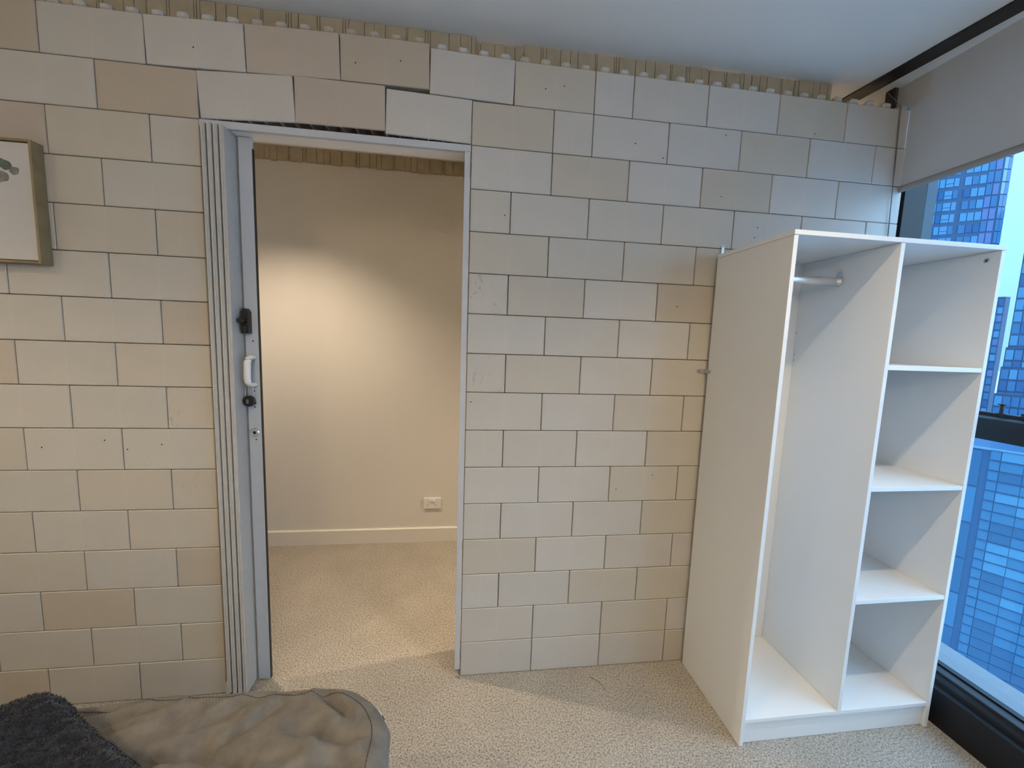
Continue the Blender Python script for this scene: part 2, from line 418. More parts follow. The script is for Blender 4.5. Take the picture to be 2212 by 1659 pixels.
# scuffed blocks carry their own stained plastic
def scuffed(name, seed, amount, xlo, xhi):
    M = M_block.copy(); M.name = name; nt = M.node_tree; b = nt.nodes['Principled BSDF']
    src = b.inputs['Base Color'].links[0].from_socket
    tc = [n for n in nt.nodes if n.type == 'TEX_COORD'][0]
    mp = nd(nt, 'ShaderNodeMapping'); mp.inputs['Location'].default_value = (seed, seed * 2, 0); mp.inputs['Scale'].default_value = (1.0, 1, 0.6)
    nt.links.new(tc.outputs['Object'], mp.inputs[0])
    n = nd(nt, 'ShaderNodeTexNoise'); n.inputs['Scale'].default_value = 34; n.inputs['Detail'].default_value = 6; n.inputs['Distortion'].default_value = 1.4
    nt.links.new(mp.outputs[0], n.inputs['Vector'])
    mr = nd(nt, 'ShaderNodeMapRange'); mr.inputs[1].default_value = 0.60; mr.inputs[2].default_value = 0.72; nt.links.new(n.outputs['Fac'], mr.inputs[0])
    sp = nd(nt, 'ShaderNodeSeparateXYZ'); nt.links.new(tc.outputs['Object'], sp.inputs[0])
    m2 = nd(nt, 'ShaderNodeMapRange'); m2.inputs[1].default_value = xlo; m2.inputs[2].default_value = xhi; m2.inputs[3].default_value = 1; m2.inputs[4].default_value = 0.12
    nt.links.new(sp.outputs[0], m2.inputs[0])
    mu = nd(nt, 'ShaderNodeMath', operation='MULTIPLY'); nt.links.new(mr.outputs[0], mu.inputs[0]); nt.links.new(m2.outputs[0], mu.inputs[1])
    m3 = nd(nt, 'ShaderNodeMath', operation='MULTIPLY'); nt.links.new(mu.outputs[0], m3.inputs[0]); m3.inputs[1].default_value = amount
    mx = nd(nt, 'ShaderNodeMix', data_type='RGBA'); nt.links.new(m3.outputs[0], mx.inputs[0]); nt.links.new(src, mx.inputs[6]); mx.inputs[7].default_value = (.16, .11, .07, 1)
    nt.links.new(mx.outputs[2], b.inputs['Base Color'])
    return M
for key, args in {(8,-3.5):('scuffed plastic', 3.1, .85, -.062, -.030), (6,-3.5):('smudged plastic', 7.7, .5, -.05, .05), (11,0):('marked plastic', 1.2, .45, .2, .3), (9,0):('rubbed plastic', 5.5, .35, .2, .3)}.items():
    o = BLOCKS[key]; o.data = o.data.copy(); o.data.materials[0] = scuffed(*args)

# filler boards between the top course and the ceiling
for i, (x0, x1, z0, z1, rt) in enumerate(((-1.336, -0.62, 2.4392, CEIL - .001, .001), (-0.619, 0.010, 2.4600, CEIL - .001, .001), (0.011, 0.193, 2.4425, CEIL - .017, .001),
                                   (0.194, 0.952, 2.4392, CEIL - .002, .005), (0.956, 1.142, 2.4392, CEIL - .003, .006), (1.146, 1.338, 2.4392, CEIL - .003, .006), (1.342, 1.515, 2.4392, CEIL - .001, .003))):
    fluted('filler_board', x0, x1, .078, z0, z1, wall, rag_top=rt, seed=40 + i)
# broken offcuts left of the last whole board
for i, (x0, x1, zt) in enumerate(((-1.39, -1.345, 2.474), (-1.50, -1.42, 2.468), (-2.3, -1.54, CEIL - .002))):
    fluted('filler_board', x0, x1, .078, 2.4392, zt, wall, rag_top=.006, seed=60 + i)

# ------------------------------------------------------------------ door set in the opening
trk = empty('trim_2', (-1.5 * U, 0, 14 * H - .024), label='white track bar across the top of the doorway', cat='door track', kind='structure')
def ch(o, root): o.location = -Vector(root.location); return o   # keep a part's mesh in room coordinates
zt = 14 * H
ch(box('track_bar', (-3 * U + .001, -.003, zt - .0245), (-.001, .012, zt - .0006), M_alu, trk, .0012), trk)
ch(box('track_gap_shade', (-3 * U + .001, .0122, zt - .019), (-.001, .0205, zt - .0006), M_black, trk), trk)  # black bar stands in for the shade in the gap behind the track
prof = [(.0207, zt - .0006)] + [(.0207 + .0735 * (1 - math.cos(PI * k / 12)) / 2, zt - .0150 - .0085 * math.sin(PI * k / 12)) for k in range(13)] + [(.0942, zt - .0006)]
ch(prism('soffit_rail', prof, 0, -3 * U + .001, -.001, mat('white soffit', (.86, .84, .82), .5), trk), trk)
jr = empty('trim_3', (0, 0, .035), label='white aluminium jamb channel on the right of the doorway', cat='door jamb', kind='structure')
prof = [(-.023, -.002), (-.0025, -.002), (-.0025, .140), (-.023, .140), (-.023, .085), (-.012, .085), (-.012, .045), (-.023, .045)]
ch(prism('jamb_channel', prof, 2, .035, 14 * H - .0252, M_alu, jr), jr)
ch(lathe('screw', [(.0035, 0), (.003, .001), (.0005, .0012)], (-.013, -.002, .085), (0, -1, 0), M_steel, jr, 10), jr)
jl = empty('trim_4', (-3 * U, 0, 0), label='narrow white jamb strip on the left of the doorway', cat='door jamb', kind='structure')
ch(box('jamb_strip', (-3 * U + .0008, .060, .004), (-3 * U + .0075, .140, 14 * H - .026), M_alu, jl, .001), jl)
ch(prism('jamb_foot', [(-3 * U + .0012, -.010), (-3 * U + .013, -.010), (-3 * U + .018, .011), (-3 * U + .0012, .011)], 2, .006, .052, M_alu, jl), jl)

door = empty('folding_door', (-.86, .05, .012), label='white accordion folding door pushed open against the left side of the doorway', cat='door')
FY0 = -.024
xs0 = -3 * U + .0145; pitch = .0192
for i in range(4):
    for j in range(2):
        a = xs0 + i * pitch + j * .0075
        b_ = a + .0073
        fr = .0035
        pr_ = [(a, FY0 + (fr if j == 0 else 0.0012)), (a + .0025, FY0), (b_ - .0025, FY0), (b_, FY0 + (fr if j == 1 else 0.0012)), (b_, .118 - .004 * i), (a, .118 - .004 * i)]
        o = prism('panel', pr_, 2, .012 + .0035 * (3 - i), 14 * H - .031 + .012 * (1 if i < 3 else .6), M_vinyl, door)
        ch(o, door)
    if i < 3: ch(box('fold_gap_shade', (xs0 + i * pitch + .0152, .02, .03), (xs0 + i * pitch + .0190, .10, 14 * H - .05), M_black, door), door)  # black filler deep between the folds, shade put in as colour
xe = xs0 + 3 * pitch + .0150
px0, px1 = xe + .0006, -.7735
prof = [(px0, .058), (px0 + .0085, .047), (px1 - .002, .047), (px1, .049), (px1, .0585), (px0, .0585)]
post = ch(prism('lead_post', prof, 2, .012, 14 * H - .0255, M_alu, door), door)
ch(box('edge_seal', (px1 + .0002, .047, .012), (px1 + .0030, .0575, 14 * H - .062), M_black, door), door)
# black thumb latch
lt = empty('latch_root', (0, 0, 0)); bpy.data.objects.remove(lt)
yp = .0465
lp = ch(prism('thumb_latch', [(-.820, 1.420), (-.795, 1.420), (-.795, 1.498), (-.802, 1.510), (-.813, 1.510), (-.820, 1.498)], 1, yp - .024, yp, M_blackp, door), door)
o = lathe('turn_knob', [(.0115, 0), (.0115, .018), (.009, .022)], (-.812, yp - .024, 1.466), (0, -1, 0), M_blackp, lp, 18)
o = box('latch_foot', (-.817, yp - .030, 1.4205), (-.803, yp - .024, 1.448), M_blackp, lp, .002)
# white pull handle
bm = bmesh.new()
pts = [(-.795, yp, 1.331), (-.795, yp - .020, 1.3325), (-.797, yp - .031, 1.326), (-.7985, yp - .0335, 1.310), (-.800, yp - .0335, 1.255), (-.7985, yp - .031, 1.236), (-.796, yp - .020, 1.2285), (-.795, yp, 1.2275)]
P2 = []
for i in range(len(pts) - 1):
    for t in range(4): P2.append(Vector(pts[i]).lerp(Vector(pts[i + 1]), t / 4))
P2.append(Vector(pts[-1])); add_tube(bm, P2, .0088, 12)
for v in bm.verts: v.co.x = -.797 + (v.co.x + .797) * 1.45
ch(from_bm('pull_handle', bm, M_whitep, door, smooth=True), door)
# key cylinder and rusty screw heads
kc = ch(lathe('key_cylinder', [(.0165, 0), (.0165, .003), (.0135, .0065), (.0115, .0068), (.011, .0052), (.0065, .0052)], (-.7975, .047, 1.044), (0, -1, 0), M_chrome, door, 28), door)
lathe('keyhole_plug', [(.0062, 0), (.0055, .0012)], (-.7975, .0418, 1.044), (0, -1, 0), M_dark, kc, 16)
for x, z, mm in ((-.7930, 1.2215, M_rust), (-.7945, 1.1425, M_rust), (-.7950, 1.204, M_dark), (-.7935, 1.392, M_dark), (-.7925, 1.157, M_dark), (-.7945, 1.016, M_rust)):
    ch(lathe('screw_head', [(.0030, 0), (.0026, .0008), (.0004, .001)], (x, .047, z), (0, -1, 0), mm, door, 10), door)
# cable padlock hung from the handle
lock = empty('cable_padlock', (-.806, .012, 1.146), label='round black combination cable lock hanging from the white door handle', cat='padlock')
body = ch(lathe('lock_body', [(.018, 0), (.0205, .003), (.0205, .012), (.018, .0145)], (-.806, .0375, 1.168), (0, -1, 0), M_blackp, lock, 32), lock)
for k in range(3):
    box('number_dial', (-.8125, .0222, 1.1605 + k * .0052), (-.8045, .0232, 1.1632 + k * .0052), M_steel, body)
bm = bmesh.new(); P3 = []
for t in range(25):
    a = PI * t / 24
    P3.append((-.8035 - .0135 * math.cos(a) * (1 + .25 * math.sin(a)), .0300 - .0005 * t / 24, 1.184 + .050 * math.sin(a)))
add_tube(bm, P3, .0016, 8)
ch(from_bm('steel_cable', bm, M_steel, lock, smooth=True), lock)

# ------------------------------------------------------------------ power outlet on the far wall
po = empty('power_outlet', (-.206, YB - .002, .278), label='white double power outlet with two switches low on the far wall', cat='outlet')
ch(box('face_plate', (-.2650, YB - .011, .2385), (-.1470, YB - .0003, .3185), M_whitep, po, .0035, 2), po)
for x in (-.2165, -.1965):
    ch(lathe('rocker_switch', [(.0095, 0), (.0095, .004), (.008, .006)], (x, YB - .011, .2985), (0, -1, 0), M_whitep, po, 20), po)
bm = bmesh.new(); add_box(bm, (-.0011, -.0003, -.0032), (.0011, 0.0004, .0032)); SL = bpy.data.meshes.new('pin_slot'); bm.to_mesh(SL); bm.free(); SL.materials.append(M_dark)
for cx in (-.2345, -.1820):
    rg = ch(lathe('socket', [(.0135, 0), (.013, .0006)], (cx, YB - .011, .2670), (0, -1, 0), M_whitep, po, 24), po)
    for dx, dz, ry in ((-.0062, .0048, .52), (.0062, .0048, -.52), (0, -.0072, 0)):
        s = bpy.data.objects.new('pin_slot', SL); s.location = (cx + dx, YB - .0117, .2670 + dz); s.rotation_euler = (0, ry, 0); link(s, rg)

# ------------------------------------------------------------------ wardrobe unit
cab = empty('open_wardrobe', (1.39, -.2, 0), label='white open wardrobe unit with hanging space and four cubbies by the window', cat='wardrobe')
cx0, cx1, cyf, cyb, cz = 1.0, 1.790, -.388, -.0125, 1.800
th = .015
cb = lambda n, lo, hi, mm=M_white, bv=.0007: ch(box(n, lo, hi, mm, cab, bv), cab)
lp = cb('side_panel', (cx0, cyf, .001), (cx0 + th, cyb - .004, cz - th - .0006))
rp = cb('side_panel', (cx1 - th, cyf, .001), (cx1, cyb - .004, cz - th - .0006))
tp = cb('top_panel', (cx0 - .001, cyf - .002, cz - th), (cx1 + .002, cyb - .004, cz))
dv = cb('divider', (1.3855, cyf, .1056), (1.3855 + th, cyb - .004, cz - th - .0006))
fl = cb('bottom_panel', (cx0 + th + .0003, cyf + .001, .090), (cx1 - th - .0003, cyb - .004, .105))
cb('kick_board', (cx0 + th + .0003, cyf + .012, .001), (cx1 - th - .0003, cyf + .027, .0895))
cb('back_panel', (cx0 + .002, cyb - .0036, .03), (cx1 - .002, cyb, cz - .003), M_edge)
for z in (1.371, .947, .5265):
    cb('shelf', (1.4009, cyf + .001, z), (cx1 - th - .0004, cyb - .005, z + .0155))
# hanging rail with its two end sockets
bm = bmesh.new(); n = 20
for t in range(2): pass
prof = [(-.186 + .0075 * math.cos(2 * PI * k / n), 1.690 + .0145 * math.sin(2 * PI * k / n)) for k in range(n)]
add_prism(bm, prof, 0, cx0 + th + .004, 1.3815)
rail = ch(from_bm('hanging_rail', bm, M_chrome, cab, smooth=False), cab)
for x0, x1 in ((1.3775, 1.3853), (cx0 + th + .0002, cx0 + th + .008)):
    bm = bmesh.new(); pr_ = []
    for k in range(9): a = PI + PI * k / 8; pr_.append((-.186 + .0115 * math.cos(a), 1.688 + .0180 * math.sin(a)))
    for k in range(9): a = PI * k / 8; pr_.append((-.186 + .0095 * math.cos(a), 1.718 + .0100 * math.sin(a)))
    add_prism(bm, pr_, 0, (x0 if x0 > 1.2 else x1 - .004) + (.005 if x0 > 1.2 else -.0036), x1 if x0 > 1.2 else x1 - .004)
    add_lathe(bm, [(.0175, x0), (.0175, x1)], (0, -.186, 1.690), (1, 0, 0), 20)
    ch(from_bm('rail_socket', bm, M_chrome, cab), cab)
sc_ = ch(lathe('screw_cap', [(.0085, 0), (.0075, .0012), (.004, .0014), (.0035, .0006)], (cx1 - th, -.352, 1.757), (-1, 0, 0), M_steel, cab, 20), cab)
lathe('screw_recess', [(.0032, 0), (.0028, .0003)], (cx1 - th - .0014, -.352, 1.757), (-1, 0, 0), M_dark, sc_, 6)
for x, z in ((1.0158, 1.50), (1.0158, 1.41), (1.0158, 1.385)):
    ch(lathe('nail_head', [(.002, 0), (.0015, .0006)], (1.3848, -.022, z), (-1, 0, 0), M_dark, cab, 8), cab)

def strap(name, label, x, z, vertical):
    r = empty(name, (x, 0, z), label=label, cat='bracket', group='steel straps fixing the wardrobe to the block wall')
    def outline(cx, L, w): # a stadium end
        pts = []
        for k in range(9):
            a = PI / 2 + PI * k / 8; pts.append((cx - L / 2 + w / 2 * math.cos(a), w / 2 * math.sin(a)))
        for k in range(9):
            a = -PI / 2 + PI * k / 8; pts.append((cx + L / 2 + w / 2 * math.cos(a), w / 2 * math.sin(a)))
        return pts
    if vertical:
        pts = [(x + b_, z + a) for a, b_ in outline(0, .030, .0115)]
        pl_ = ch(prism('strap_plate', pts, 1, -.0034, -.0013, M_chrome, r), r)
        lathe('screw_head', [(.0026, 0), (.001, .0006)], (x, -.0034, z + .0145), (0, -1, 0), M_dark, pl_, 10)
    else:
        pts = [(x + a, z + b_) for a, b_ in outline(-.022, .020, .0155)]
        pl_ = ch(prism('strap_plate', pts, 1, -.0030, -.0012, M_steel, r), r)
        lathe('screw_head', [(.0024, 0), (.001, .0006)], (x - .031, -.003, z), (0, -1, 0), M_dark, pl_, 10)
        ch(box('strap_joggle', (x - .005, -.014, z - .0077), (x - .0012, -.0012, z + .0077), M_steel, r), r)
        pts = [(-.021 + a, z + b_) for a, b_ in outline(0, .016, .0155)]
        p2 = ch(prism('strap_plate', pts, 0, x - .0022, x - .0004, M_steel, r), r)
        lathe('screw_head', [(.0024, 0), (.001, .0006)], (x - .0022, -.026, z), (-1, 0, 0), M_dark, p2, 10)
    return r
strap('strap_bracket', 'shiny steel strap standing up on the wall behind the wardrobe top', 1.0275, 1.8225, True)
strap('strap_bracket', 'small steel strap bent from the block wall onto the wardrobe side', 1.0, 1.326, False)

# ------------------------------------------------------------------ framed picture
pic = empty('framed_picture', (-1.62, -.002, 1.62), label='framed watercolour print of grey green leaves hanging on the block wall', cat='picture')
fx0, fx1, fz0, fz1, fy = -1.90, -1.3835, 1.6225, 2.0045, -.0405
M_oak = mat('olive brown frame wood', (0.27, 0.20, 0.105), 0.55, var=0.18, vscale=18, bump=0.1, bscale=60)
lip = .0075
ch(box('frame_rail', (fx1 - lip, fy, fz0), (fx1, -.0012, fz1), M_oak, pic, .001), pic)
ch(box('frame_rail', (fx0, fy, fz0), (fx0 + lip, -.0012, fz1), M_oak, pic, .001), pic)
ch(box('frame_rail', (fx0 + lip, fy, fz1 - lip), (fx1 - lip, -.0012, fz1), M_oak, pic, .001), pic)
ch(box('frame_rail', (fx0 + lip, fy, fz0), (fx1 - lip, -.0012, fz0 + lip), M_oak, pic, .001), pic)
M_canvas = mat('canvas print', (0.60, 0.575, 0.545), 0.85, bump=0.25, bscale=900)
cvy = fy + .006
cv = ch(box('canvas', (fx0 + lip + .004, cvy, fz0 + lip + .003), (fx1 - lip - .003, -.004, fz1 - lip - .003), M_canvas, pic), pic)
leafm = [mat('leaf print a', (0.115, 0.135, 0.115), 0.9, var=.45, vscale=45), mat('leaf print b', (0.20, 0.205, 0.175), 0.9, var=.3, vscale=50), mat('leaf print c', (0.26, 0.245, 0.21), 0.9, var=.25, vscale=50)]
for i, (x, z, rx, rz_, mi, rot) in enumerate(((-1.4400, 1.9080, .0140, .0120, 1, .3), (-1.4620, 1.9235, .0165, .0150, 0, -.4), (-1.4790, 1.9300, .0160, .0150, 0, .1), (-1.4745, 1.8880, .0180, .0165, 1, .2),
        (-1.4950, 1.8790, .0165, .0160, 2, .5), (-1.5050, 1.8600, .0170, .0150, 1, 0), (-1.5080, 1.9350, .018, .015, 1, .4), (-1.535, 1.915, .018, .016, 0, 0), (-1.54, 1.87, .018, .016, 2, .6), (-1.57, 1.90, .019, .016, 1, .2), (-1.58, 1.84, .018, .016, 0, .3), (-1.62, 1.87, .018, .016, 2, .2), (-1.63, 1.80, .02, .017, 1, .1))):
    bm = bmesh.new(); pr_ = []
    for k in range(22):
        a = 2 * PI * k / 22; s = 1 + .06 * math.sin(3 * a + i) + .04 * math.sin(5 * a + 2 * i)
        u, w_ = rx * s * math.cos(a), rz_ * s * math.sin(a)
        pr_.append((x + u * math.cos(rot) - w_ * math.sin(rot), z + u * math.sin(rot) + w_ * math.cos(rot)))
    add_prism(bm, pr_, 1, cvy - .0003 - .00004 * i, cvy + .0005)
    from_bm('printed_leaf', bm, leafm[mi], cv)

# ------------------------------------------------------------------ window
win = empty('window_1', (1.9, -1.5, 0), label='tall black framed window looking out on glass towers', cat='window', kind='structure')
wb = lambda n, lo, hi, mm=M_frame, bv=.001: ch(box(n, lo, hi, mm, win, bv), win)
WY0, WY1 = YF, .112
prof = [(1.831, -.05), (1.96, -.05), (1.96, .178), (1.936, .178), (1.936, .172), (1.882, .172), (1.882, .182), (1.878, .1845), (1.874, .182), (1.874, .172), (1.861, .160), (1.858, .1425), (1.833, .1425), (1.831, .1405)]
bm = bmesh.new(); add_prism(bm, prof, 1, WY0, WY1)
ch(from_bm('sill_frame', bm, M_frame, win), win)
prof = [(1.877, 1.127), (1.96, 1.127), (1.96, 1.222), (1.930, 1.222), (1.930, 1.212), (1.905, 1.2055), (1.880, 1.2055), (1.877, 1.2025)]
for ya, yb in ((-1.42, 0), (-2.9, -1.52)):
    ch(prism('mid_rail', prof, 1, ya, yb, M_frame, win), win)
for y in (0, -1.52, -3.0):
    wb('mullion', (1.845, y + .0005, .179), (1.9511, y + .0995, CEIL - .001))
    wb('mullion_cap', (1.9512, y + .0005, .179), (2.003, y + .0995, CEIL - .001), mat('grey blue cladding', (.045, .075, .10), .5))
for ya, yb in ((-1.42, 0), (-2.9, -1.52)):
    wb('glass_pane', (1.945, ya - .03, .1785), (1.9508, yb + .03, 1.1265), M_glass, 0)
    wb('glass_pane', (1.945, ya - .03, 1.2225), (1.9508, yb + .03, CEIL - .002), M_glass, 0)
M_ledge = mat('pale outer ledge', (0.20, 0.21, 0.23), .6)
wb('outer_ledge', (1.9605, WY0, .100), (2.104, WY1 + 1, .172), M_ledge)
def stay(y, h, r0, r1, label):
    k = empty('window_catch', (1.915, y, 1.2122), label=label, cat='window catch', group='black catches on the window rail')
    ch(lathe('catch_plate', [(.013, 0), (.013, .0016)], (1.9435, y, 1.2221), (0, 0, 1), M_blackp, k, 20), k)
    ch(lathe('catch_stem', [(r0, 0.0017), (r0 * .92, h - .006), (r1, h - .003), (r1, h)], (1.9435, y, 1.2221), (0, 0, 1), M_blackp, k, 20), k)
    k.location = (1.9435, y, 1.2221)
    for c in k.children: c.location = -Vector(k.location)
M_c = stay(-.352, .036, .0058, .0115, 'black spool shaped catch on the window rail next to the wardrobe')
stay(-.420, .011, .0150, .0150, 'low round black catch on the window rail at the picture edge')

# ------------------------------------------------------------------ roller blind, ceiling bar, chain
bl = empty('roller_blind', (1.84, -.8, 2.12), label='grey roller blind lowered a little over the window top', cat='blind')
ch(box('fabric', (1.8132, -2.95, 2.122), (1.8142, -.0007, CEIL - .0008), M_blind, bl), bl)
ch(box('headrail', (1.8145, -.060, 2.452), (1.8440, .090, CEIL - .0005), M_blind, bl, .002), bl)
bm = bmesh.new()
add_prism(bm, [(1.8138 + .0085 * math.cos(a) , 2.121 + .0135 * math.sin(a)) for a in (2 * PI * k / 16 for k in range(16))], 1, -2.95, -.0015)
ch(from_bm('bottom_rail', bm, mat('grey blind rail', (.30, .30, .30), .6), bl, smooth=False), bl)
ch(box('blind_bracket', (1.786, .050, 2.468), (1.806, .088, CEIL - .0005), M_blackp, bl, .002), bl)
bm = bmesh.new()
def beads(pts, step, r):
    pts = [Vector(p) for p in pts]; d = 0
    for a, b in zip(pts, pts[1:]):
        L = (b - a).length; t = d
        while t < L:
            p = a.lerp(b, t / L)
            bmesh.ops.create_icosphere(bm, subdivisions=1, radius=r, matrix=Matrix.Translation(p)); t += step
        d = t - L
    add_tube(bm, pts, r * .45, 5)
beads([(1.782, .075, 2.545), (1.772, .030, 2.490), (1.759, -.004, 2.447), (1.766, -.0065, 2.25), (1.7835, -.0065, 1.90), (1.788, -.0065, 1.78)], .0052, .0019)
beads([(1.792, .046, 2.545), (1.790, .044, 2.47), (1.764, -.004, 2.45), (1.769, -.0065, 2.25), (1.779, -.0065, 1.90), (1.782, -.0065, 1.78)], .0052, .0019)
ch(from_bm('bead_chain', bm, mat('grey bead chain', (.16, .15, .145), .45), bl, smooth=True), bl)
bm = bmesh.new()
z0, z1 = CEIL - .006, CEIL - .0004
q = [(1.642, .20), (1.716, .20), (1.806, -.70), (1.806, -1.55), (1.732, -1.55), (1.732, -.70)]
add_prism(bm, q, 2, z0, z1)
tag(from_bm('trim_5', bm, M_black), 'flat black metal strip running along the ceiling above the blind', 'ceiling trim', kind='structure')

# ------------------------------------------------------------------ bed and its covers
bed = empty('bed', (-1.2, -1.5, 0), label='low double bed hidden under its covers in the foreground', cat='bed')
BX0, BX1, BY0, BY1, BZ = -2.30, -.165, -2.75, -.526, .508
ch(box('bed_base', (BX0 + .06, BY0 + .06, .08), (BX1 - .07, BY1 - .07, .24), mat('bed base fabric', (.10, .09, .085), .9), bed, .01), bed)
ch(box('mattress', (BX0 + .04, BY0 + .04, .2405), (BX1 - .05, BY1 - .05, BZ - .045), mat('mattress ticking', (.6, .58, .55), .9), bed, .05, 3), bed)
for x in (BX0 + .15, BX1 - .16):
    for y in (BY0 + .15, BY1 - .16): ch(lathe('bed_leg', [(.025, 0), (.03, .08)], (x, y, 0), (0, 0, 1), M_black, bed, 14), bed)

def wrap_grid(name, x0, x1, y0, y1, R, r, top, drop, step, material, parent=None, hfun=None, frame=None, thick=0.006, ranges=None, outset=0.0):
    """a cloth laid over a rounded slab: flat on top, rolled over the edge with radius r, hanging by drop"""
    gx0, gx1, gy0, gy1 = ranges or (x0 - drop, x1 + drop, y0 - drop, y1 + drop)
    nx = int((gx1 - gx0) / step); ny = int((gy1 - gy0) / step)
    V = []; idx = {}
    O, ux, uy = frame or (Vector((0, 0)), Vector((1, 0)), Vector((0, 1)))
    def place(px, py):
        qx = min(max(px, x0 + R), x1 - R); qy = min(max(py, y0 + R), y1 - R)
        vx, vy = px - qx, py - qy; d = math.hypot(vx, vy)
        if d <= R - r: X, Y, dn, nrm = px, py, 0.0, (0, 0)
        else:
            s = min(d - (R - r), drop); vx /= d; vy /= d
            if s < PI * r / 2: h, dn = r * math.sin(s / r), r * (1 - math.cos(s / r))
            else: h, dn = r, r + s - PI * r / 2
            X, Y = qx + vx * (R - r + h), qy + vy * (R - r + h); nrm = (vx, vy)
        g = O + ux * X + uy * Y
        k = 1.0 if dn < r else 0.35
        hh = hfun(g.x, g.y) * k if hfun else 0.0
        sl = min(dn / r, 1.0)
        N = (ux * nrm[0] + uy * nrm[1])
        return (g.x + N.x * hh * sl, g.y + N.y * hh * sl, top - dn + hh * (1 - sl))
    bm = bmesh.new(); vs = []
    for j in range(ny + 1):
        row = []
        for i in range(nx + 1): row.append(bm.verts.new(place(gx0 + (gx1 - gx0) * i / nx, gy0 + (gy1 - gy0) * j / ny)))
        vs.append(row)
    for j in range(ny):
        for i in range(nx): bm.faces.new((vs[j][i], vs[j][i + 1], vs[j + 1][i + 1], vs[j + 1][i]))
    bmesh.ops.remove_doubles(bm, verts=bm.verts, dist=1e-5)
    o = from_bm(name, bm, material, parent, smooth=True)
    # cloth faces upwards
    me = o.data
    if sum(p.normal.z * p.area for p in me.polygons) < 0: me.flip_normals()
    return o, place

def creases(x, y):
    h = 0.013 * noise.fractal(Vector((x * 3.1 + 1.3, y * 3.1, 0.3)), 1.0, 2.0, 3)
    w = noise.noise(Vector((x * 4, y * 4, 5.0))) * .6
    h += 0.0075 * (1 - abs(noise.noise(Vector((x * 9 + y * 7 + w * 2, y * 4.0 - x * 2.0, 2.0))))) ** 2
    h += 0.0032 * noise.noise(Vector((x * 17 + 3, y * 21, 1.0))) + 0.0014 * noise.noise(Vector((x * 38, y * 38, 1.0)))
    for (ax, ay, bx, by, wd, dp) in FOLDS:
        dx, dy = bx - ax, by - ay; L2 = dx * dx + dy * dy
        t = max(0, min(1, ((x - ax) * dx + (y - ay) * dy) / L2))
        cx, cy = ax + dx * t, ay + dy * t
        sgn = ((x - ax) * dy - (y - ay) * dx) / math.sqrt(L2)
        d = math.hypot(x - cx, y - cy); f = math.sin(PI * (.12 + .76 * t)) ** .7
        h += dp * f * (math.exp(-(d / wd) ** 2) - .7 * math.exp(-((d - wd * 1.9) / wd) ** 2) * (1 if sgn > 0 else .25))
    return h
FOLDS = [(-.76, -.735, -.56, -.700, .020, -0.0240), (-.58, -.705, -.46, -.735, .022, -0.0210), (-.40, -.655, -.26, -.690, .018, -0.0240), (-.36, -.565, -.28, -.625, .012, -0.0195),
         (-.93, -.585, -.78, -.560, .012, -0.0135), (-.85, -.620, -.70, -.575, .013, -0.0150), (-.88, -.66, -.72, -.610, .014, -0.0135), (-.45, -.590, -.52, -.680, .012, -0.0120), (-.50, -.560, -.60, -.640, .013, -0.0105),
         (-.30, -.72, -.20, -.80, .02, -0.0240), (-.62, -.77, -.34, -.79, .025, 0.0180), (-.30, -.77, -.45, -.84, .022, -0.0210)]
M_grey = mat('taupe plush blanket', (0.175, 0.158, 0.135), 0.95, var=0.2, vscale=26, bump=0.9, bscale=330, spec=0.1, sheen=0.12)

def pattern_material():
    M = bpy.data.materials.new('black and white printed cotton'); M.use_nodes = True
    nt = M.node_tree; b = nt.nodes['Principled BSDF']; b.inputs['Roughness'].default_value = .9
    tc = nd(nt, 'ShaderNodeTexCoord'); n = nd(nt, 'ShaderNodeTexNoise'); n.inputs['Scale'].default_value = 22; n.inputs['Detail'].default_value = 1; n.inputs['Distortion'].default_value = 1.5
    nt.links.new(tc.outputs['Object'], n.inputs['Vector'])
    cr = nd(nt, 'ShaderNodeValToRGB'); cr.color_ramp.interpolation = 'CONSTANT'
    cr.color_ramp.elements[0].color = (.012, .012, .014, 1); cr.color_ramp.elements[1].position = .49; cr.color_ramp.elements[1].color = (.70, .69, .66, 1)
    nt.links.new(n.outputs['Fac'], cr.inputs[0]); nt.links.new(cr.outputs[0], b.inputs['Base Color'])
    return M
small = lambda x, y: .004 * noise.noise(Vector((x * 8, y * 8, 9)))
duvet, _ = wrap_grid('patterned_duvet', BX0, BX1 - .014, BY0, BY1 - .006, .115, .050, BZ - .030, .24, .02, pattern_material(), hfun=small)
tag(duvet, 'black and white printed duvet peeking out under the grey blanket', 'duvet')
blanket, place = wrap_grid('plush_blanket', -1.075, BX1, -1.75, BY1, .185, .052, BZ, .075, .0062, M_grey, hfun=creases, ranges=(-1.13, BX1 + .075, -1.25, BY1 + .075))
tag(blanket, 'taupe grey plush blanket crumpled over the end of the bed', 'blanket')
# stitched hem, a little in from the blanket's edge
bm = bmesh.new(); hem = []
R = .185; ins = .040
for k in range(0, 46): hem.append((-1.02 + (BX1 - R + 1.02) * k / 45, BY1 - ins))
for k in range(1, 20):
    a = PI / 2 - PI / 2 * k / 20; hem.append((BX1 - R + (R - ins) * math.cos(a), BY1 - R + (R - ins) * math.sin(a)))
for k in range(0, 20): hem.append((BX1 - ins, BY1 - R - .35 * k / 19))
# the hem sits at the blanket's rolled edge: measure along the cloth
for i in range(len(hem) - 1):
    for t in (0.0, .5):
        a = Vector(hem[i]).lerp(Vector(hem[i + 1]), t); c = Vector(hem[i]).lerp(Vector(hem[i + 1]), t + .32)
        pa, pc = Vector(place(a.x, a.y)), Vector(place(c.x, c.y))
        add_tube(bm, [pa + Vector((0, 0, .0006)), pc + Vector((0, 0, .0006))], .0011, 5)
from_bm('hem_stitching', bm, mat('dark stitching', (.06, .052, .045), .9), blanket)

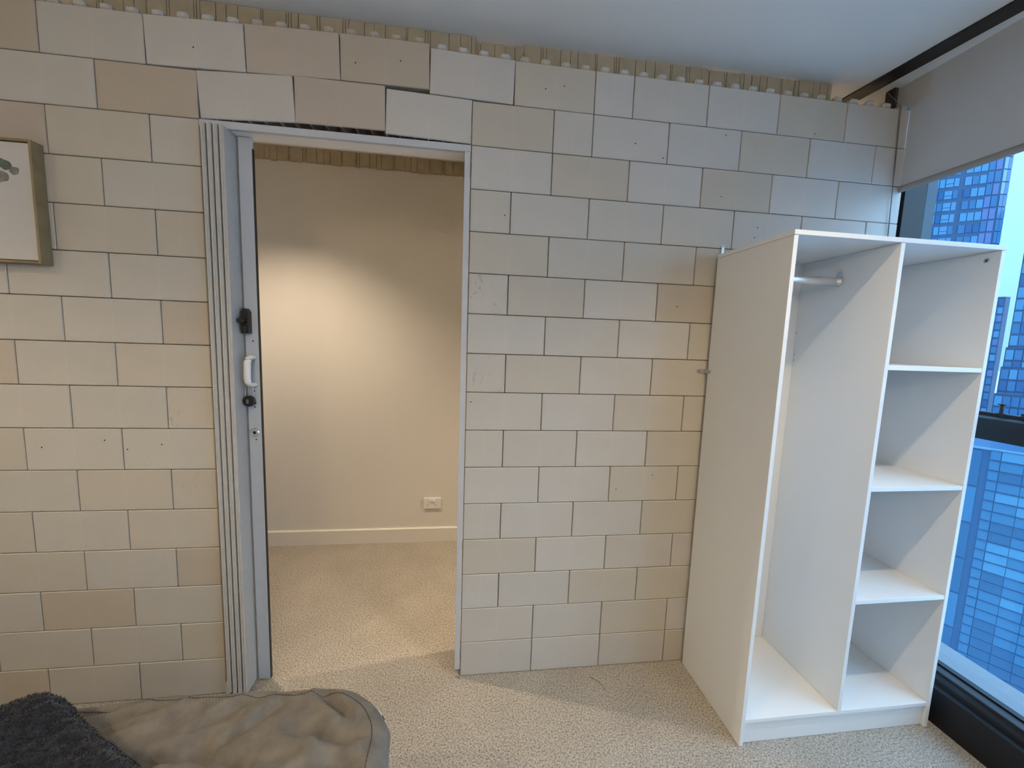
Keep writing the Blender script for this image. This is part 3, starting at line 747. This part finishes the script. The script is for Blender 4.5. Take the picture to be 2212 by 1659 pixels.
M_navy = mat('navy fleece', (0.012, 0.0145, 0.024), 0.95, var=0.3, vscale=60, bump=1.0, bscale=240, spec=0.1, sheen=0.2)
ang = math.radians(-31)
fr_ = (Vector((-.990, -.552)), Vector((math.cos(ang), math.sin(ang))), Vector((-math.sin(ang), math.cos(ang))))
lumps = lambda x, y: .012 * noise.fractal(Vector((x * 5, y * 5, 3.3)), 1.0, 2.0, 2) + .005 * noise.noise(Vector((x * 45, y * 45, 2))) + .0025 * noise.noise(Vector((x * 110, y * 110, 4)))
throw, tplace = wrap_grid('fleece_throw', 0, .88, -.75, 0, .075, .036, BZ + .080, .095, .005, M_navy, hfun=lumps, frame=fr_)
tag(throw, 'fluffy navy throw folded on the bed corner at lower left', 'throw')
# its pile: short tufts standing on the fleece
bm = bmesh.new(); rnd = random.Random(5)
vs_, fs_ = [], []
for k in range(42000):
    px, py = rnd.uniform(-.06, .70), rnd.uniform(-.62, .055)
    p = Vector(tplace(px, py)); e = .002
    p1 = Vector(tplace(px + e, py)); p2 = Vector(tplace(px, py + e))
    nrm = (p1 - p).cross(p2 - p)
    if nrm.length < 1e-9: continue
    nrm.normalize()
    if nrm.z < -.2: nrm = -nrm
    dv_ = Vector((rnd.uniform(-1, 1), rnd.uniform(-1, 1), rnd.uniform(-1, 1)))
    d = (nrm + dv_ * .75).normalized() * rnd.uniform(.003, .0060)
    s = d.cross(dv_).normalized() * .0009
    i = len(vs_); vs_ += [p - s, p + s, p + d]; fs_.append((i, i + 1, i + 2))
me = bpy.data.meshes.new('pile'); me.from_pydata(vs_, [], fs_); me.materials.append(M_navy)
pile = bpy.data.objects.new('pile', me); link(pile, throw); pile['kind'] = 'stuff'

# ------------------------------------------------------------------ downlights
for i, (x, y, watts, lcol) in enumerate(LAMPS):
    where = ['left', 'middle', 'right'][i] if i < 3 else ['left', 'right'][i - 3]
    r = empty('downlight', (x, y, CEIL), label=f'round recessed ceiling downlight, {where} one of the ' + ('bedroom row' if i < 3 else 'two beyond the block wall'), cat='downlight', group='recessed ceiling downlights')
    ch(lathe('trim_ring', [(.046, 0), (.046, -.003), (.036, -.004), (.034, -.0005)], (x, y, CEIL - .0003), (0, 0, 1), M_trim, r, 28), r)
    ld = bpy.data.lights.new('downlight_lamp', 'SPOT'); ld.energy = watts; ld.color = lcol
    ld.spot_size = math.radians(134 if i == 0 else LAMP_CONE); ld.spot_blend = 0.5 if i == 0 else 0.75; ld.shadow_soft_size = 0.018
    lo = bpy.data.objects.new('downlight_lamp', ld); lo.location = (0, 0, -.012); link(lo, r)

gx_, gy_, gz_, gr_, gw_, gc_ = FILL_GLOBE  # added lamp, out of view, that lifts the room's fill light
fill_lamp = empty('added_fill_lamp', (gx_, gy_, CEIL), label='unseen globe lamp added behind the viewer for fill light', cat='lamp')
M_globe = mat('fill light globe', (.8, .8, .8), .5)
gb = M_globe.node_tree.nodes['Principled BSDF']; gb.inputs['Emission Color'].default_value = (*gc_, 1)
gb.inputs['Emission Strength'].default_value = gw_ / (4 * PI * PI * gr_ * gr_)
bm = bmesh.new(); bmesh.ops.create_uvsphere(bm, u_segments=32, v_segments=18, radius=gr_, matrix=Matrix.Translation((gx_, gy_, gz_)))
ch(from_bm('globe', bm, M_globe, fill_lamp, smooth=True), fill_lamp)
ch(tube('cord', [(gx_, gy_, gz_ + gr_), (gx_, gy_, CEIL - .02)], .003, M_black, fill_lamp, 8), fill_lamp)
ch(lathe('ceiling_rose', [(.05, 0), (.05, -.012), (.02, -.024)], (gx_, gy_, CEIL - .0003), (0, 0, 1), M_trim, fill_lamp, 28), fill_lamp)

# ------------------------------------------------------------------ the city outside
def polar(az, el, D):
    a = math.radians(az)
    return Vector((CAM.x + D * math.cos(a), CAM.y + D * math.sin(a), CAM.z + D * math.tan(math.radians(el))))
def dirv(phi): return Vector((math.cos(math.radians(phi)), math.sin(math.radians(phi)), 0))
def citymat(n, c, rough=.35, **k): return mat(n, c, rough, **k)
C_slab = citymat('blue grey facade', (0.028, 0.075, 0.15), .5)
C_dark = citymat('deep blue facade', (0.018, 0.055, 0.12), .4)
P_cyan = citymat('cyan window glass', (0.090, 0.247, 0.390), .15)
P_mid = citymat('blue window glass', (0.045, 0.150, 0.285), .15)
P_viol = citymat('violet window glass', (0.120, 0.165, 0.330), .2)
P_pale = citymat('pale cladding', (0.195, 0.315, 0.413), .4)
P_deep = citymat('dim window glass', (0.026, 0.098, 0.225), .15)
GROUND = -120.0
tag(box('city_ground', (30, -3000, GROUND - 1), (5000, 4500, GROUND), mat('hazy city ground', (.55, .62, .68), .9, var=.5, vscale=.02)), 'pale hazy city ground far below the window', 'ground', kind='structure')  # pale colour stands in for haze over the distant ground

def tower(name, label, corner, phi, widths, depth_phi, depth, ztop, zbot, body):
    """prism body: front face runs from corner along dirv(phi+180) for `widths` metres; side runs along depth_phi"""
    r = empty(name, (corner.x, corner.y, zbot), label=label, cat='building')
    a = Vector((corner.x, corner.y)); l = -dirv(phi).xy; s = dirv(depth_phi).xy
    nrm = Vector((-l.y, l.x))
    if nrm.dot(a - CAM.xy) < 0: nrm = -nrm
    pts = [a, a + l * widths, a + l * widths + nrm * depth, a + s * 2.2 + nrm * depth, a + s * 2.2]
    bm = bmesh.new(); add_prism(bm, [tuple(p) for p in pts], 2, zbot, ztop)
    ch(from_bm('tower_body', bm, body, r), r)
    return r, a, l, -nrm
PANES = {}
def pane(root, name, p, l, out, w, z, h, mm, th=.12):
    key = (round(w, 2), round(h, 2), mm.name)
    if key not in PANES:
        bm = bmesh.new(); add_box(bm, (0, -th, 0), (w, th * .5, h)); me = bpy.data.meshes.new(name); bm.to_mesh(me); bm.free(); me.materials.append(mm); PANES[key] = me
    o = bpy.data.objects.new(name, PANES[key])
    o.matrix_world = Matrix(((l.x, -out.x, 0, p.x - root.location.x), (l.y, -out.y, 0, p.y - root.location.y), (0, 0, 1, z - root.location.z), (0, 0, 0, 1)))
    link(o, root); return o

# tall tower at the upper left of the window
c1 = polar(33.25, 13, 160)
t1, a1, l1, o1 = tower('glass_tower', 'tall blue glass tower rising behind the wardrobe top', c1, -37, 26, -4, 16, 75, GROUND, C_slab)
rnd = random.Random(11)
cols = []  # (offset from the right corner, width, kind)
x = .25
for w_, kd in ((1.05, 'v'), (1.05, 'v'), (1.15, 'c'), (1.15, 'c'), (1.2, 'c'), (.75, None), (.85, 'c'), (1.45, 't'), (.95, 'c'), (.95, 'c'), (.8, 'v'), (1.1, 'v'), (.5, 'p'), (1.2, 'm'), (1.2, 'm'), (1.2, 'v'), (1.2, 'm')):
    if kd: cols.append((x, w_, kd))
    x += w_ + .16
pitch = 3.02; zb = CAM.z + 160 * math.tan(math.radians(8.2))
for fl in range(13):
    z = zb + (fl - 1) * pitch
    for (x, w_, kd) in cols:
        p = a1 + l1 * x
        blank = rnd.random() < .10
        mm = {'v': P_viol, 'c': P_cyan, 't': P_cyan, 'p': P_pale, 'm': P_mid}[kd]
        if kd == 'c' and rnd.random() < .38: mm = P_mid
        if kd == 'c' and rnd.random() < .12: mm = P_deep
        if kd == 'v' and rnd.random() < .3: mm = P_mid
        if fl in (1, 2) and kd in 'ct' and x > 6: mm = P_deep
        if kd == 't':
            pane(t1, 'window_pane', p, l1, o1, w_, z + .95, 1.2, mm); pane(t1, 'window_pane', p, l1, o1, w_, z + .1, .72, mm)
        else: pane(t1, 'window_pane', p, l1, o1, w_, z + .1, 2.05 if kd != 'v' else 2.6, mm)
    # narrow pale return face at the corner
    s1 = dirv(-4).xy; n1 = Vector((s1.y, -s1.x))
    pane(t1, 'window_pane', a1 + s1 * .08 + n1 * .02, s1, n1, .95, z + .1, 2.75, P_pale if fl > 6 else P_mid)
    pane(t1, 'window_pane', a1 + s1 * 1.12 + n1 * .02, s1, n1, 1.0, z + .1, 2.75, P_mid)

# its lower floors, too many to tell apart from here: one joined part
bm = bmesh.new()
for fl in range(1, 37):
    z = zb - (fl + 1) * pitch
    for (x, w_, kd) in cols:
        p = a1 + l1 * x; q = a1 + l1 * (x + w_); d = o1 * .12
        v = [bm.verts.new((c.x, c.y, zz)) for zz in (z + .1, z + 2.2) for c in (p - d * .3, q - d * .3, q + d, p + d)]
        for f in ((0, 1, 2, 3), (4, 5, 6, 7), (0, 1, 5, 4), (1, 2, 6, 5), (2, 3, 7, 6), (3, 0, 4, 7)): bm.faces.new([v[k] for k in f])
rest = ch(from_bm('lower_window_panes', bm, P_mid, t1), t1); rest['kind'] = 'stuff'

# slim tower further off
c2 = polar(31.88, 5.5, 260)
t2, a2, l2, o2 = tower('slim_tower', 'slim distant blue tower just right of the wardrobe edge', c2, -42, 22, -2, 10, CAM.z + 260 * math.tan(math.radians(5.52)), GROUND, C_dark)
for fl in range(16):
    z = CAM.z + 260 * math.tan(math.radians(5.52)) - 3.6 - fl * 3.25
    x = .3
    for c in range(7):
        w_ = 1.45
        mm = rnd.choice([P_mid, P_mid, P_deep, P_cyan, P_viol])
        pane(t2, 'window_pane', a2 + l2 * x, l2, o2, w_, z, 2.5, mm); x += w_ + .22
# stepped tower at the right edge
D3 = 165
t3 = empty('stepped_tower', polar(30, 0, D3).xy.to_3d() + Vector((0, 0, GROUND)), label='stepped blue glass tower cut by the right picture edge', cat='building')
e3 = dirv(-52).xy; n3 = Vector((-e3.y, e3.x))
if n3.dot(Vector((c2.x, c2.y)) - CAM.xy) < 0: n3 = -n3
for i, (az, top_el) in enumerate(((31.30, 14), (31.42, 1.0), (31.53, -.75), (31.66, -3.2), (31.80, -5.6))):
    a = polar(az, 0, D3 + i * .0).xy - n3 * .35 * i
    ztop = CAM.z + D3 * math.tan(math.radians(top_el))
    b_ = a + e3 * 40
    pts = [a, b_, b_ + n3 * 20, a + n3 * 20 + e3 * 8]
    bm = bmesh.new(); add_prism(bm, [tuple(p) for p in pts], 2, GROUND, ztop)
    o = ch(from_bm('tower_body', bm, C_slab if i == 0 else C_dark, t3), t3)
    nf = 12 if i == 0 else 3
    for fl in range(nf):
        z = ztop - 3.2 - fl * 3.05 if i else CAM.z + D3 * math.tan(math.radians(1.0)) + .5 + fl * 3.05
        if i and fl > 2: break
        x = .15
        for c in range(5 if i == 0 else 6):
            w_ = 1.25
            mm = rnd.choice([P_mid, P_mid, P_deep, P_cyan])
            pane(t3, 'window_pane', a + e3 * x - n3 * .02, e3, -n3, w_, z, 2.5, mm); x += w_ + .18
# lower block with banded floors below the rail
L1 = citymat('teal blue glass', (.035, .125, .23), .12); L2 = citymat('mid teal glass', (.055, .18, .30), .12); L3 = citymat('light teal glass', (.10, .27, .39), .12)
D4 = 95; Q = 95 / 150
c4 = polar(31.25, -8.4, D4)
zr = c4.z
lo4 = empty('banded_block', (c4.x, c4.y, GROUND), label='lower glass office block with banded floors below the window rail', cat='building')
e4 = dirv(-60).xy; n4 = Vector((-e4.y, e4.x))
if n4.dot(c4.xy - CAM.xy) < 0: n4 = -n4
g4 = dirv(18).xy        # the flank going back to the left
a4 = c4.xy
pts = [a4, a4 + e4 * 30, a4 + e4 * 30 + n4 * 14, a4 + dirv(118).xy * 8 + n4 * 10, a4 + dirv(118).xy * 8]
bm = bmesh.new(); add_prism(bm, [tuple(p) for p in pts], 2, GROUND, zr)
ch(from_bm('block_body', bm, citymat('steel blue body', (.03, .10, .20), .35), lo4), lo4)
pane(lo4, 'roof_coping', a4 - e4 * .0, e4, -n4, 30, zr - .15, .3, P_pale, .2)
f4 = dirv(118).xy; m4 = -Vector((-f4.y, f4.x))
if m4.dot(a4 - CAM.xy) > 0: m4 = -m4
pane(lo4, 'roof_coping', a4, f4, m4, 8, zr - .15, .3, P_pale, .2)
for fl in range(26):
    z = zr - 1.62 - fl * 1.60
    pane(lo4, 'floor_band', a4, e4, -n4, 14, z + 1.49, .07, P_mid, .25)
    x = 1.15
    pane(lo4, 'window_pane', a4 + e4 * .06, e4, -n4, 1.0, z + .06, 1.38, L2, .12)
    for c in range(6):
        w_ = 2.15
        cl = noise.noise(Vector((x * .16 + .3 * math.sin(fl * .9), z * .30, .7)))
        mm = L3 if cl > .40 else (L2 if cl > .0 else L1)  # patchy pane tones imitate reflections in the glass
        pane(lo4, 'window_pane', a4 + e4 * x, e4, -n4, w_, z + .06, 1.38, mm, .12); x += w_ + .05
for fl in range(7):
    for c in range(3):
        pane(lo4, 'flank_panel', a4 + f4 * (.8 + c * 2.3), f4, m4, 2.2 - .3 * (fl % 2), zr - 6.1 - fl * 6.0, 5.7, [L1, L2, L1][(c + fl) % 3], .12)

# ------------------------------------------------------------------ small litter on the carpet
M_hair = mat('dark thread', (.10, .06, .035), .9)
for pts, lab in (([(.556, -.058, .004), (.575, -.075, .006), (.590, -.100, .005), (.596, -.122, .003)], 'short brown thread lying on the carpet by the block wall'),
            ([(-.003, -.012, .003), (-.013, -.006, .007), (-.020, -.005, .004)], 'tiny brown scrap at the foot of the doorway jamb')):
    o = tube('carpet_thread', pts, .0010, M_hair, None, 6)
    tag(o, lab, 'thread')
